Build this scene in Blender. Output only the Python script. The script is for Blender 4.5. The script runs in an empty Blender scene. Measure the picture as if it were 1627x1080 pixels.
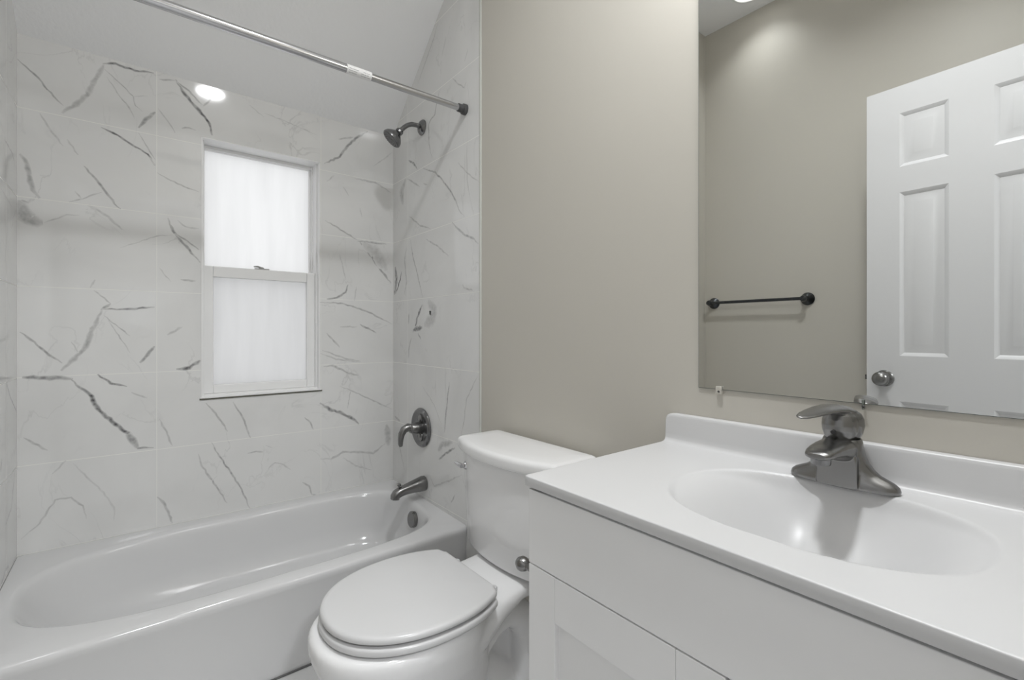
import bpy, math, random
from mathutils import Vector, Matrix
random.seed(7)
scene = bpy.context.scene
C = scene.collection
R = math.radians

# ------------------------------------------------------------------ camera, world, exposure
cam_d = bpy.data.cameras.new('camera')
cam = bpy.data.objects.new('camera', cam_d); C.objects.link(cam)
cam.location = (-1.0454, -2.3145, 1.08)
cam.rotation_euler = (R(90), 0, 0.8991 - math.pi/2)
cam_d.sensor_width = 36.0
cam_d.lens = 746.95/1627*36
cam_d.shift_y = -(540-527.58)/1627
cam_d.clip_start = 0.02
scene.camera = cam

world = bpy.data.worlds.new('daylight'); scene.world = world; world.use_nodes = True
bg = world.node_tree.nodes['Background']
bg.inputs[0].default_value = (0.98, 0.99, 1.0, 1); bg.inputs[1].default_value = 1.62

LAMP_A = 1.3        # watts, recessed light near the left wall
LAMP_B = 16.5        # watts, recessed light over the vanity
VANITY_LAMP = 19.5   # radiance of the vanity light's glass globes
HALL_FILL = 46.0     # watts, unseen hall lamp added as fill through the doorway

vs = scene.view_settings
vs.view_transform = 'Standard'; vs.look = 'None'; vs.gamma = 1.0; vs.use_curve_mapping = False
vs.exposure = 0.0
scene.cycles.use_denoising = True
scene.cycles.max_bounces = 16; scene.cycles.diffuse_bounces = 10; scene.cycles.glossy_bounces = 8
scene.cycles.transmission_bounces = 8
scene.cycles.sample_clamp_indirect = 6.0
scene.cycles.caustics_reflective = True

# ------------------------------------------------------------------ materials
def mat(name, col, rough=0.5, metal=0.0, spec=0.5, bump=None, coat=0.0, noise=None, coat_rough=0.05):
    m = bpy.data.materials.new(name); m.use_nodes = True
    nt = m.node_tree; b = nt.nodes['Principled BSDF']
    b.inputs['Base Color'].default_value = (*col, 1)
    b.inputs['Roughness'].default_value = rough; b.inputs['Metallic'].default_value = metal
    b.inputs['Specular IOR Level'].default_value = spec
    b.inputs['Coat Weight'].default_value = coat; b.inputs['Coat Roughness'].default_value = coat_rough
    tc = nt.nodes.new('ShaderNodeTexCoord')
    if noise:
        sc, amt = noise
        n = nt.nodes.new('ShaderNodeTexNoise'); n.inputs['Scale'].default_value = sc; n.inputs['Detail'].default_value = 4
        nt.links.new(tc.outputs['Object'], n.inputs['Vector'])
        mx = nt.nodes.new('ShaderNodeMix'); mx.data_type = 'RGBA'
        mx.inputs[6].default_value = (*[c*(1-amt) for c in col], 1)
        mx.inputs[7].default_value = (*[min(1, c*(1+amt)) for c in col], 1)
        nt.links.new(n.outputs['Fac'], mx.inputs[0]); nt.links.new(mx.outputs[2], b.inputs['Base Color'])
    if bump:
        sc, st, dist = bump
        n2 = nt.nodes.new('ShaderNodeTexNoise'); n2.inputs['Scale'].default_value = sc; n2.inputs['Detail'].default_value = 3
        nt.links.new(tc.outputs['Object'], n2.inputs['Vector'])
        bp = nt.nodes.new('ShaderNodeBump'); bp.inputs['Strength'].default_value = st; bp.inputs['Distance'].default_value = dist
        nt.links.new(n2.outputs['Fac'], bp.inputs['Height']); nt.links.new(bp.outputs['Normal'], b.inputs['Normal'])
    return m

def emit_mat(name, col, strength):
    m = bpy.data.materials.new(name); m.use_nodes = True; nt = m.node_tree
    nt.nodes.remove(nt.nodes['Principled BSDF'])
    e = nt.nodes.new('ShaderNodeEmission'); e.inputs[0].default_value = (*col, 1); e.inputs[1].default_value = strength
    nt.links.new(e.outputs[0], nt.nodes['Material Output'].inputs[0]); return m

def tile_material():
    m = bpy.data.materials.new('marble_tile'); m.use_nodes = True; nt = m.node_tree; N = nt.nodes; L = nt.links
    b = N['Principled BSDF']
    b.inputs['Roughness'].default_value = 0.06; b.inputs['Specular IOR Level'].default_value = 0.5
    tc = N.new('ShaderNodeTexCoord')
    n = N.new('ShaderNodeTexNoise'); n.inputs['Scale'].default_value = 2.6; n.inputs['Detail'].default_value = 5; n.inputs['Distortion'].default_value = 0.7
    L.new(tc.outputs['Object'], n.inputs['Vector'])
    cl = N.new('ShaderNodeValToRGB')
    cl.color_ramp.elements[0].position = 0.3; cl.color_ramp.elements[0].color = (0.67, 0.67, 0.665, 1)
    cl.color_ramp.elements[1].position = 0.65; cl.color_ramp.elements[1].color = (0.74, 0.74, 0.735, 1)
    L.new(n.outputs['Fac'], cl.inputs[0])
    # hairline veins between the traced ones
    mp = N.new('ShaderNodeMapping'); mp.inputs['Rotation'].default_value = (0.3, 0.6, 0.2); mp.inputs['Scale'].default_value = (1, 1, 0.6)
    L.new(tc.outputs['Object'], mp.inputs['Vector'])
    n3 = N.new('ShaderNodeTexNoise'); n3.inputs['Scale'].default_value = 3.4; n3.inputs['Detail'].default_value = 6; n3.inputs['Distortion'].default_value = 1.6
    L.new(mp.outputs[0], n3.inputs['Vector'])
    r3 = N.new('ShaderNodeValToRGB'); e = r3.color_ramp.elements
    e[0].position = 0.488; e[0].color = (0, 0, 0, 1); e[1].position = 0.512; e[1].color = (0, 0, 0, 1)
    k = e.new(0.5); k.color = (1, 1, 1, 1)
    L.new(n3.outputs['Fac'], r3.inputs[0])
    n4 = N.new('ShaderNodeTexNoise'); n4.inputs['Scale'].default_value = 5; L.new(tc.outputs['Object'], n4.inputs['Vector'])
    r4 = N.new('ShaderNodeMapRange'); r4.inputs[1].default_value = 0.45; r4.inputs[2].default_value = 0.7; r4.inputs[4].default_value = 0.2
    L.new(n4.outputs['Fac'], r4.inputs[0])
    hm = N.new('ShaderNodeMath'); hm.operation = 'MULTIPLY'; L.new(r3.outputs[0], hm.inputs[0]); L.new(r4.outputs[0], hm.inputs[1])
    at = N.new('ShaderNodeAttribute'); at.attribute_name = 'vein'
    n2 = N.new('ShaderNodeTexNoise'); n2.inputs['Scale'].default_value = 60; n2.inputs['Detail'].default_value = 4
    L.new(tc.outputs['Object'], n2.inputs['Vector'])
    mr = N.new('ShaderNodeMapRange'); mr.inputs[1].default_value = 0.3; mr.inputs[2].default_value = 0.65; mr.inputs[3].default_value = 0.45; mr.inputs[4].default_value = 1.0
    L.new(n2.outputs['Fac'], mr.inputs[0])
    mu = N.new('ShaderNodeMath'); mu.operation = 'MULTIPLY'; L.new(at.outputs['Fac'], mu.inputs[0]); L.new(mr.outputs[0], mu.inputs[1])
    ad = N.new('ShaderNodeMath'); ad.operation = 'MAXIMUM'; L.new(mu.outputs[0], ad.inputs[0]); L.new(hm.outputs[0], ad.inputs[1])
    mx = N.new('ShaderNodeMix'); mx.data_type = 'RGBA'; L.new(ad.outputs[0], mx.inputs[0])
    L.new(cl.outputs[0], mx.inputs[6]); mx.inputs[7].default_value = (0.085, 0.085, 0.09, 1)
    L.new(mx.outputs[2], b.inputs['Base Color'])
    return m

def pane_material(name, trans):
    m = bpy.data.materials.new(name); m.use_nodes = True; nt = m.node_tree; N = nt.nodes; L = nt.links
    N.remove(N['Principled BSDF'])
    tc = N.new('ShaderNodeTexCoord'); n = N.new('ShaderNodeTexNoise'); n.inputs['Scale'].default_value = 7; n.inputs['Detail'].default_value = 5
    mp = N.new('ShaderNodeMapping'); mp.inputs['Scale'].default_value = (3, 1, 0.35); L.new(tc.outputs['Object'], mp.inputs[0]); L.new(mp.outputs[0], n.inputs['Vector'])
    r = N.new('ShaderNodeValToRGB'); r.color_ramp.elements[0].position = 0.3; r.color_ramp.elements[0].color = (*[trans*0.93]*3, 1)
    r.color_ramp.elements[1].position = 0.7; r.color_ramp.elements[1].color = (*[trans]*3, 1); L.new(n.outputs['Fac'], r.inputs[0])
    t = N.new('ShaderNodeBsdfTranslucent'); L.new(r.outputs[0], t.inputs[0])
    d = N.new('ShaderNodeBsdfDiffuse'); d.inputs[0].default_value = (0.35, 0.35, 0.35, 1)
    g = N.new('ShaderNodeBsdfGlossy'); g.inputs['Roughness'].default_value = 0.25; g.inputs[0].default_value = (0.9, 0.9, 0.9, 1)
    a = N.new('ShaderNodeAddShader'); L.new(t.outputs[0], a.inputs[0]); L.new(d.outputs[0], a.inputs[1])
    mxs = N.new('ShaderNodeMixShader'); mxs.inputs[0].default_value = 0.015; L.new(t.outputs[0], mxs.inputs[1]); L.new(g.outputs[0], mxs.inputs[2])
    mx2 = N.new('ShaderNodeMixShader'); mx2.inputs[0].default_value = 0.08; L.new(mxs.outputs[0], mx2.inputs[1]); L.new(d.outputs[0], mx2.inputs[2])
    L.new(mx2.outputs[0], N['Material Output'].inputs[0])
    return m

def screen_material():
    m = bpy.data.materials.new('insect_screen'); m.use_nodes = True; nt = m.node_tree; N = nt.nodes; L = nt.links
    N.remove(N['Principled BSDF'])
    t = N.new('ShaderNodeBsdfTransparent'); d = N.new('ShaderNodeBsdfDiffuse'); d.inputs[0].default_value = (0.2, 0.2, 0.2, 1)
    mx = N.new('ShaderNodeMixShader'); mx.inputs[0].default_value = 0.2; L.new(t.outputs[0], mx.inputs[1]); L.new(d.outputs[0], mx.inputs[2])
    L.new(mx.outputs[0], N['Material Output'].inputs[0]); return m

M_TILE = tile_material()
M_GROUT = mat('grout', (0.78, 0.78, 0.75), 0.6)
M_BEIGE = mat('beige_wall_paint', (0.525, 0.503, 0.454), 0.42, spec=0.35, bump=(180, 0.08, 0.001), noise=(1.5, 0.02))
M_CEIL = mat('white_ceiling_paint', (0.85, 0.855, 0.865), 0.8, spec=0.2, bump=(70, 0.25, 0.004))
M_HALLW = mat('hall_paint', (0.6, 0.59, 0.57), 0.7, noise=(2, 0.02))
M_FLOOR = mat('grey_floor', (0.55, 0.55, 0.55), 0.4, noise=(6, 0.08))
M_TUB = mat('tub_enamel', (0.635, 0.635, 0.64), 0.12, spec=0.5, noise=(3, 0.01))
M_PORC = mat('porcelain', (0.80, 0.80, 0.805), 0.1, spec=0.5, noise=(3, 0.01))
M_SEAT = mat('seat_plastic', (0.62, 0.62, 0.625), 0.22, noise=(3, 0.01))
M_TOP = mat('cultured_marble_white', (0.60, 0.60, 0.605), 0.34, noise=(3, 0.008))
M_CAB = mat('white_cabinet_lacquer', (0.84, 0.84, 0.845), 0.38, noise=(4, 0.012))
M_DARK = mat('painted_gap_shade', (0.05, 0.05, 0.05), 0.8, noise=(20, 0.1))
M_VINYL = mat('window_vinyl', (0.80, 0.80, 0.80), 0.35, noise=(5, 0.015))
M_DOOR = mat('white_door_paint', (0.62, 0.62, 0.63), 0.4, noise=(4, 0.01))
M_NICK = mat('brushed_nickel', (0.25, 0.248, 0.245), 0.27, 1.0, bump=(220, 0.03, 0.0005))
M_NICKD = mat('dark_nickel', (0.22, 0.22, 0.222), 0.24, 1.0, bump=(200, 0.03, 0.0005))
M_BRONZE = mat('black_nickel', (0.085, 0.09, 0.095), 0.22, 1.0, noise=(20, 0.05))
M_CHROME = mat('chrome', (0.62, 0.62, 0.63), 0.12, 1.0, noise=(10, 0.02))
M_STEEL = mat('rod_steel', (0.55, 0.55, 0.56), 0.18, 1.0, noise=(10, 0.02))
M_RUBBER = mat('dark_grey_rubber', (0.07, 0.07, 0.072), 0.5, noise=(20, 0.1))
M_PAPER = mat('label_paper', (0.80, 0.80, 0.80), 0.45, noise=(30, 0.02))
M_INK = mat('label_print', (0.35, 0.35, 0.36), 0.6, noise=(30, 0.1))
M_TRIM = mat('tile_edge_trim', (0.66, 0.68, 0.64), 0.3, noise=(5, 0.02))
M_CAULK = mat('aged_caulk', (0.34, 0.33, 0.28), 0.7, noise=(40, 0.2))
M_SILV = mat('mirror_silver', (0.80, 0.81, 0.80), 0.0, 1.0)
M_MEDGE = mat('mirror_glass_edge', (0.16, 0.18, 0.16), 0.2, noise=(10, 0.05))
M_CLIP = mat('clear_clip_plastic', (0.52, 0.50, 0.45), 0.2, noise=(30, 0.05))
M_PANE_U = pane_material('frosted_glass', 0.62)
M_PANE_L = pane_material('frosted_glass_lower', 0.60)
M_SCREEN = screen_material()
M_LENS = emit_mat('lamp_lens', (1.0, 0.985, 0.95), 4.0)
M_HLENS = emit_mat('hall_fill_lens', (0.97, 0.985, 1.0), 4.0)
M_GLOBE = emit_mat('opal_glass_globe', (0.985, 0.99, 1.0), VANITY_LAMP)
M_HWIN = emit_mat('hall_window_daylight', (0.95, 0.98, 1.0), 1.6)

# ------------------------------------------------------------------ mesh helpers
class MB:
    def __init__(s): s.v = []; s.f = []; s.m = []; s.a = []
    def vert(s, p, a=0.0): s.v.append(tuple(p)); s.a.append(a); return len(s.v)-1
    def face(s, ids, m=0): s.f.append(tuple(ids)); s.m.append(m)
    def box(s, x0, x1, y0, y1, z0, z1, m=0):
        x0, x1 = sorted((x0, x1)); y0, y1 = sorted((y0, y1)); z0, z1 = sorted((z0, z1))
        i = [s.vert(p) for p in ((x0,y0,z0),(x1,y0,z0),(x1,y1,z0),(x0,y1,z0),(x0,y0,z1),(x1,y0,z1),(x1,y1,z1),(x0,y1,z1))]
        for q in ((0,3,2,1),(4,5,6,7),(0,1,5,4),(1,2,6,5),(2,3,7,6),(3,0,4,7)): s.face([i[k] for k in q], m)
        return s
    def rings(s, rings, m=0, cap=(True, True), close=False):
        ids = [[s.vert(p) for p in r] for r in rings]; n = len(ids[0])
        pairs = list(zip(ids, ids[1:])) + ([(ids[-1], ids[0])] if close else [])
        for a, b in pairs:
            for k in range(n): s.face((a[k], a[(k+1) % n], b[(k+1) % n], b[k]), m)
        if cap[0] and not close: s.face(ids[0][::-1], m)
        if cap[1] and not close: s.face(ids[-1], m)
        return s
    def tube(s, pts, rad, n=16, m=0, cap=True):
        pts = [Vector(p) for p in pts]; rs = rad if isinstance(rad, (list, tuple)) else [rad]*len(pts)
        up = None; rings = []
        for i, p in enumerate(pts):
            t = (pts[min(i+1, len(pts)-1)] - pts[max(i-1, 0)]).normalized()
            if up is None:
                up = Vector((0, 0, 1)) if abs(t.z) < 0.9 else Vector((1, 0, 0))
            a = t.cross(up).normalized(); up = a.cross(t).normalized()
            rings.append([p + (a*math.cos(2*math.pi*k/n) + up*math.sin(2*math.pi*k/n))*rs[i] for k in range(n)])
        s.rings(rings, m, (cap, cap)); return s
    def lathe(s, origin, axis, prof, n=32, m=0, squash=(1, 1)):
        o = Vector(origin); ax = Vector(axis).normalized()
        a = ax.cross(Vector((0, 0, 1)) if abs(ax.z) < 0.9 else Vector((0, 1, 0))).normalized(); b = ax.cross(a).normalized()
        s.rings([[o + ax*h + (a*math.cos(2*math.pi*k/n)*squash[0] + b*math.sin(2*math.pi*k/n)*squash[1])*max(r, 1e-5) for k in range(n)] for r, h in prof], m)
        return s
    def build(s, name, mats, parent=None, smooth=35, bevel=None, attr=False, recalc=True):
        me = bpy.data.meshes.new(name); me.from_pydata(s.v, [], s.f)
        for mm in (mats if isinstance(mats, (list, tuple)) else [mats]): me.materials.append(mm)
        me.polygons.foreach_set('material_index', s.m)
        if attr:
            at = me.attributes.new('vein', 'FLOAT', 'POINT'); at.data.foreach_set('value', s.a)
        if recalc:
            import bmesh
            bm = bmesh.new(); bm.from_mesh(me); bmesh.ops.recalc_face_normals(bm, faces=bm.faces); bm.to_mesh(me); bm.free()
        if smooth is None: me.shade_flat()
        else: me.shade_smooth(); me.set_sharp_from_angle(angle=R(smooth))
        o = bpy.data.objects.new(name, me); C.objects.link(o)
        if parent: o.parent = parent
        if bevel:
            b = o.modifiers.new('bevel', 'BEVEL'); b.width = bevel; b.segments = 3; b.limit_method = 'ANGLE'; b.angle_limit = R(40); b.harden_normals = True
        return o

def tag(o, label, cat, group=None):
    o['label'] = label; o['category'] = cat
    if group: o['group'] = group
    return o
def struct(o): o['kind'] = 'structure'; return o
def thing(name, loc, label, cat, group=None):
    o = bpy.data.objects.new(name, None); C.objects.link(o); o.location = loc; o.empty_display_size = 0.05
    return tag(o, label, cat, group)
def child(mb, name, mats, root, **kw):
    """the mesh is written in room coordinates; shift it to its thing's frame"""
    L = Vector((0, 0, 0)); p = root
    while p is not None: L += Vector(p.location); p = p.parent
    mb.v = [tuple(Vector(q) - L) for q in mb.v]
    return mb.build(name, mats, root, **kw)
def supel(cx, cy, a, b, n, z, N=64, ph=0.0):
    out = []
    for k in range(N):
        t = 2*math.pi*k/N + ph; c, s_ = math.cos(t), math.sin(t)
        out.append((cx + a*math.copysign(abs(c)**(2/n), c), cy + b*math.copysign(abs(s_)**(2/n), s_), z))
    return out

# ------------------------------------------------------------------ room numbers
W = -1.70; AX = -1.37; FY = -2.42; H = 2.902; ZC = 2.104; SL = 0.8239; JY = -0.786; TE = -0.802
WX0, WX1, WZ0, WZ1 = -0.842, -0.369, 0.805, 1.887
ROWS = [0.314, 0.6191, 0.9234, 1.2387, 1.5457, 1.852]
VEINS_BACK = """-1370,2016 -1318,1967 -1280,1915 -1255,1890|6.6|.5
-1258,1862 -1215,1915 -1191,1948 -1175,1999 -1151,2058 -1144,2082|16.1|.35
-1149,2078 -1113,2091 -1056,2084 -998,2094|9.6|.7
-1144,2059 -1102,2023 -1060,1984 -1054,1950 -1033,1934|4.8|.35
-1060,1984 -1016,1998|4.9|.2
-1137,2033 -1108,1983 -1073,1937 -1056,1898|4.8|.28
-1045,1867 -1022,1908 -993,1943|12.2|.55
-1154,1840 -1119,1828 -1079,1806 -1016,1772 -995,1733|8.4|.75
-1045,1848 -1016,1797 -993,1756|4.9|.3
-1315,1845 -1290,1797 -1255,1745|6.7|.25
-1245,1773 -1216,1723|6.8|.25
-1364,1692 -1351,1674 -1340,1618 -1332,1573 -1315,1548|15.3|.45
-1201,1687 -1156,1627 -1135,1594 -1108,1554 -1097,1546|9.4|.5
-1240,1548 -1205,1565 -1151,1600|5.7|.3
-1225,1589 -1205,1561|5.7|.35
-1315,1629 -1290,1630|8.8|.15
-1361,1533 -1354,1491 -1343,1467 -1307,1465|39.2|.42
-1360,1533 -1342,1528|13.0|.6
-1304,1464 -1245,1502 -1213,1504|5.6|.22
-1177,1540 -1133,1512 -1093,1468|9.4|.28
-987,1707 -922,1676 -850,1656|6.3|.35
-1010,1761 -991,1734|6.2|.3
-953,1534 -936,1484 -910,1447 -867,1393 -846,1367|10.2|.6
-932,1475 -889,1450 -850,1418|7.7|.5
-922,1531 -895,1507 -850,1506|7.7|.25
-1099,1400 -987,1458 -936,1469|4.9|.25
-1184,1243 -1170,1274|6.9|.3
-1174,1234 -1126,1187|5.8|.35
-1151,1161 -1184,1070 -1196,1026 -1235,975 -1261,942|16.0|.42
-1154,1161 -1126,1187|11.7|.5
-1151,1166 -1080,1168 -995,1178|8.4|.6
-1146,1142 -1069,1065|4.7|.35
-1133,1124 -1069,1000|4.8|.3
-1364,1081 -1328,1046 -1292,999 -1258,969|7.7|.5
-1235,1045 -1215,1004|5.7|.25
-995,1025 -1041,962|12.2|.6
-955,1069 -905,1102|10.1|.3
-926,932 -882,935 -846,965|15.4|.75
-912,1292 -861,1290|10.2|.35
-981,1334 -943,1280|5.0|.25
-1358,925 -1304,920 -1248,914 -1230,911|15.6|.6
-1236,911 -1211,878 -1179,845 -1170,812 -1146,775 -1113,733 -1075,695 -1054,653 -1045,633 -998,628|13.0|.95
-1077,693 -1056,654 -1047,635|26.5|.7
-1163,925 -1126,888 -1079,873|9.4|.7
-1066,850 -1018,824|7.3|.3
-1355,717 -1331,694 -1295,664|7.7|.35
-981,739 -963,697 -938,626|7.5|.35
-1361,368 -1342,388 -1315,412 -1276,485 -1235,485 -1203,448 -1194,398|6.7|.3
-1230,606 -1187,541 -1146,484 -1117,421 -1117,372|7.0|.2
-1284,578 -1248,619|6.7|.2
-987,433 -963,398 -938,317|10.0|.4
-806,620 -779,560 -734,477 -696,402 -665,314|8.0|.5
-852,580 -842,534 -811,473 -791,438 -750,355|7.9|.38
-786,477 -804,462|6.6|.25
-729,783 -696,720 -682,680 -662,620|8.2|.45
-826,787 -791,739 -748,659|7.9|.4
-674,554 -640,557 -613,550|8.3|.35
-603,579 -575,563|5.6|.25
-593,471 -565,494 -528,479 -499,451|7.1|.25
-439,683 -414,657 -400,622|8.8|.4
-450,383 -419,360 -408,319 -388,312|8.8|.4
-371,744 -327,710 -267,685 -209,648 -183,620|15.4|.7
-224,793 -240,704|6.2|.25
-277,818 -218,789 -138,748 -61,705 -6,677|7.9|.32
-354,917 -310,918 -261,894 -234,877 -183,865|10.8|.38
-368,980 -295,948 -174,931|7.7|.3
-368,478 -319,469 -261,494 -174,480 -108,463 -34,510|12.5|.3
-261,466 -199,415 -118,382|7.8|.25
-38,602 -24,489|29.4|.3
-351,1884 -277,1934 -234,2003 -190,2052 -138,2094|12.4|.6
-283,2018 -212,2046|9.3|.3
-339,1802 -304,1837|7.6|.25
-205,1844 -98,1844 -13,1808|9.6|.28
-345,1614 -261,1574 -190,1540|8.6|.4
-177,1529 -138,1489 -85,1421 -13,1335|12.8|.6
-164,1527 -92,1491 -38,1399|54.7|.25
-190,1534 -118,1536 -38,1536|9.6|.4
-339,1238 -292,1247 -249,1276 -237,1314|10.7|.6
-205,1235 -196,1307|6.3|.25
-371,1222 -261,1220 -132,1181 -6,1121|8.8|.42
-177,1120 -92,1075|9.6|.5
-277,1106 -190,1107|7.8|.25
-339,1076 -277,1005|9.1|.35
-360,995 -249,949 -174,934|9.2|.3
-277,1459 -249,1335|6.2|.22
-177,1702 -167,1656|7.9|.2
-261,1790 -234,1752|7.7|.22
-108,1922 -6,2020|6.5|.2
-928,2093 -897,2042 -867,2008 -831,1972 -813,1946 -804,1901|12.9|.85
-926,2086 -884,2062 -837,2017|7.7|.5
-981,2076 -930,2088|7.5|.35
-835,2013 -804,2056|7.8|.4
-985,1960 -959,1926 -930,1878|6.2|.28
-908,1902 -884,1911 -861,1907|7.7|.35
-665,2069 -610,2032|5.5|.22
-608,2050 -499,2035 -380,2011|5.8|.22"""
VEINS_RIGHT = """-177,1928 -232,1900 -271,1859|12.2|.6
-328,1849 -365,1833 -442,1801 -514,1743 -578,1682 -619,1635 -653,1580 -687,1553|8.8|.5
-588,1548 -634,1513 -687,1478 -747,1456 -787,1427|10.3|.45
-481,2151 -459,2104 -442,2059 -401,2048 -383,2034 -389,1942 -401,1901 -419,1868|8.6|.42
-163,1841 -205,1821 -297,1768|9.2|.35
-334,1777 -371,1762|8.8|.35
-149,1842 -99,1791 -114,1724|41.2|.3
-184,1653 -297,1586 -401,1553|9.0|.38
-359,1511 -470,1463 -562,1406|8.4|.35
-634,1790 -715,1721 -791,1669|6.4|.28
-198,1536 -225,1449 -265,1372 -297,1303 -328,1241|9.1|.42
-156,1502 -135,1441 -156,1332 -128,1265|9.4|.42
-25,1419 -40,1352 -17,1275|29.4|.7
-99,1388 -85,1348 -32,1278|11.3|1
-322,1209 -271,1151 -251,1103 -225,1079|15.1|.8
-377,1224 -430,1184 -424,1144 -341,1114|57.7|.3
-225,1091 -322,1102|21.1|.7
-278,1076 -309,1046|12.0|.5
-184,1172 -177,1119|9.3|.6
-211,1054 -184,1001 -177,951|9.3|.42
-673,1276 -687,1257|12.9|.45
-687,1262 -747,1247|10.2|.35
-568,865 -547,766 -525,642|8.2|.6
-787,913 -701,805 -687,726 -658,644|6.4|.3
-322,827 -436,752 -503,669|5.7|.2
-17,643 -85,626|13.0|.35
-470,552 -503,586 -593,611|27.5|.4
-476,514 -536,554 -614,593|12.3|.6
-389,426 -436,386 -573,445 -668,492|8.3|.22
-614,394 -583,354|8.0|.4
-40,561 -135,388|8.0|.25
-593,2159 -634,2119 -687,2079 -701,2101|6.5|.3
-470,2458 -430,2405 -278,2266|8.7|.25
-541,2362 -503,2294|6.9|.22
-715,2230 -687,2187|6.4|.22"""
VEINS_LEFT = """-196,1678 -75,1669 -34,1634|6.1|.4
-169,925 -113,871 -13,807|6.2|.45
-34,615 -94,507 -178,477|8.2|.4
-132,329 -178,337|13.9|.4
-178,337 -238,317|7.7|.35
-230,694 -247,658|9.5|.4
-238,1514 -75,1490|6.0|.2"""


def lay_veins(mb, data, pos, nrm, m=0):
    rnd = random.Random(3)
    off = 0.00018
    for line in data.strip().split('\n'):
        p, w, st = line.split('|'); w = float(w)/1000; st = float(st)
        pts = [Vector((float(q.split(',')[0])/1000, float(q.split(',')[1])/1000)) for q in p.split()]
        fine = []
        for a, b in zip(pts, pts[1:]):
            n = max(1, int((b-a).length/0.012)); d = (b-a); pr = Vector((-d.y, d.x)).normalized() if d.length > 0 else Vector((0, 0))
            for k in range(n):
                j = 0 if k == 0 else rnd.uniform(-1, 1)*min(0.0022, w*0.4)
                fine.append(a + d*(k/n) + pr*j)
        fine.append(pts[-1]); n = len(fine)
        rows = []; off += 0.0000012
        for i, q in enumerate(fine):
            d = fine[min(i+1, n-1)] - fine[max(i-1, 0)]
            d = d.normalized() if d.length > 1e-9 else Vector((1, 0)); pr = Vector((-d.y, d.x))
            e = min(1.0, (i+0.35)/max(1.5, n*0.22), (n-1-i+0.35)/max(1.5, n*0.22))
            ww = w*0.62*(0.35+0.65*e)*rnd.uniform(0.75, 1.2); s_ = min(1.15, st*1.4)*(0.45+0.55*e)*rnd.uniform(0.75, 1.05)
            rows.append([mb.vert(Vector(pos(*(q + pr*u*ww))) + Vector(nrm)*off, s_*v) for u, v in ((-1, 0), (-0.45, 0.8), (0, 1), (0.45, 0.8), (1, 0))])
        for a, b in zip(rows, rows[1:]):
            for k in range(4): mb.face((a[k], a[k+1], b[k+1], b[k]), m)

def quad(mb, pts, m=0): mb.face([mb.vert(p) for p in pts], m)

# ------------------------------------------------------------------ wall_back: tiled, holds the window
mb = MB(); T = 0.15
for x0, x1, z0, z1 in ((AX-0.1, WX0, 0, ZC), (WX1, 0.1, 0, ZC), (WX0, WX1, 0, WZ0), (WX0, WX1, WZ1, ZC)): mb.box(x0, x1, 0, T, z0, z1)
for z in ROWS:
    segs = [(AX, WX0), (WX1, 0)] if WZ0 < z < WZ1 else [(AX, 0)]
    for x0, x1 in segs: quad(mb, [(x0, -0.00012, z-0.0012), (x1, -0.00012, z-0.0012), (x1, -0.00012, z+0.0012), (x0, -0.00012, z+0.0012)], 1)
for x in (-0.9886, -0.3654): quad(mb, [(x-0.001, -0.00012, 0.3), (x+0.001, -0.00012, 0.3), (x+0.001, -0.00012, ZC), (x-0.001, -0.00012, ZC)], 1)
lay_veins(mb, VEINS_BACK, lambda a, z: (a, 0, z), (0, -1, 0))
struct(mb.build('wall_back', [M_TILE, M_GROUT], attr=True, smooth=None, recalc=False))

# ------------------------------------------------------------------ wall_right: tile in the alcove, beige paint beyond
def zceil(y): return min(H, ZC - SL*y) if y > JY else H
mb = MB()
quad(mb, [(0, 0, 0), (0, TE, 0), (0, TE, H), (0, JY, H), (0, JY, zceil(JY+1e-6)), (0, 0, ZC)][::1], 0)
quad(mb, [(0, TE, 0), (0, FY, 0), (0, FY, H), (0, TE, H)], 2)
quad(mb, [(0.12, 0, 0), (0.12, FY, 0), (0.12, FY, H), (0.12, 0, H)], 2)
quad(mb, [(0, FY, 0), (0.12, FY, 0), (0.12, FY, H), (0, FY, H)], 2)
for z in ROWS + [2.16, 2.467]:
    ya = 0 if z < ZC else -(z-ZC)/SL
    quad(mb, [(-0.00012, ya, z-0.0012), (-0.00012, TE, z-0.0012), (-0.00012, TE, z+0.0012), (-0.00012, ya, z+0.0012)], 1)
quad(mb, [(-0.00012, -0.169, 0.3), (-0.00012, -0.171, 0.3), (-0.00012, -0.171, 2.24), (-0.00012, -0.169, 2.24)], 1)
lay_veins(mb, VEINS_RIGHT, lambda a, z: (0, a, z), (-1, 0, 0))
struct(mb.build('wall_right', [M_TILE, M_GROUT, M_BEIGE], attr=True, smooth=None, recalc=False))

# ------------------------------------------------------------------ wall_left: alcove tile, the jog, then the beige wall
mb = MB()
quad(mb, [(AX, 0, 0), (AX, JY, 0), (AX, JY, zceil(JY+1e-6)), (AX, 0, ZC)], 0)
quad(mb, [(AX, JY, 0), (W, JY, 0), (W, JY, H), (AX, JY, H)], 2)
quad(mb, [(W, JY, 0), (W, FY, 0), (W, FY, H), (W, JY, H)], 2)
quad(mb, [(W-0.12, 0, 0), (W-0.12, FY, 0), (W-0.12, FY, H), (W-0.12, 0, H)], 2)
for z in ROWS: quad(mb, [(AX+0.00012, 0, z-0.0012), (AX+0.00012, JY, z-0.0012), (AX+0.00012, JY, z+0.0012), (AX+0.00012, 0, z+0.0012)], 1)
quad(mb, [(AX+0.00012, -0.169, 0.3), (AX+0.00012, -0.171, 0.3), (AX+0.00012, -0.171, 2.24), (AX+0.00012, -0.169, 2.24)], 1)
lay_veins(mb, VEINS_LEFT, lambda a, z: (AX, a, z), (1, 0, 0))
struct(mb.build('wall_left', [M_TILE, M_GROUT, M_BEIGE], attr=True, smooth=None, recalc=False))

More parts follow.
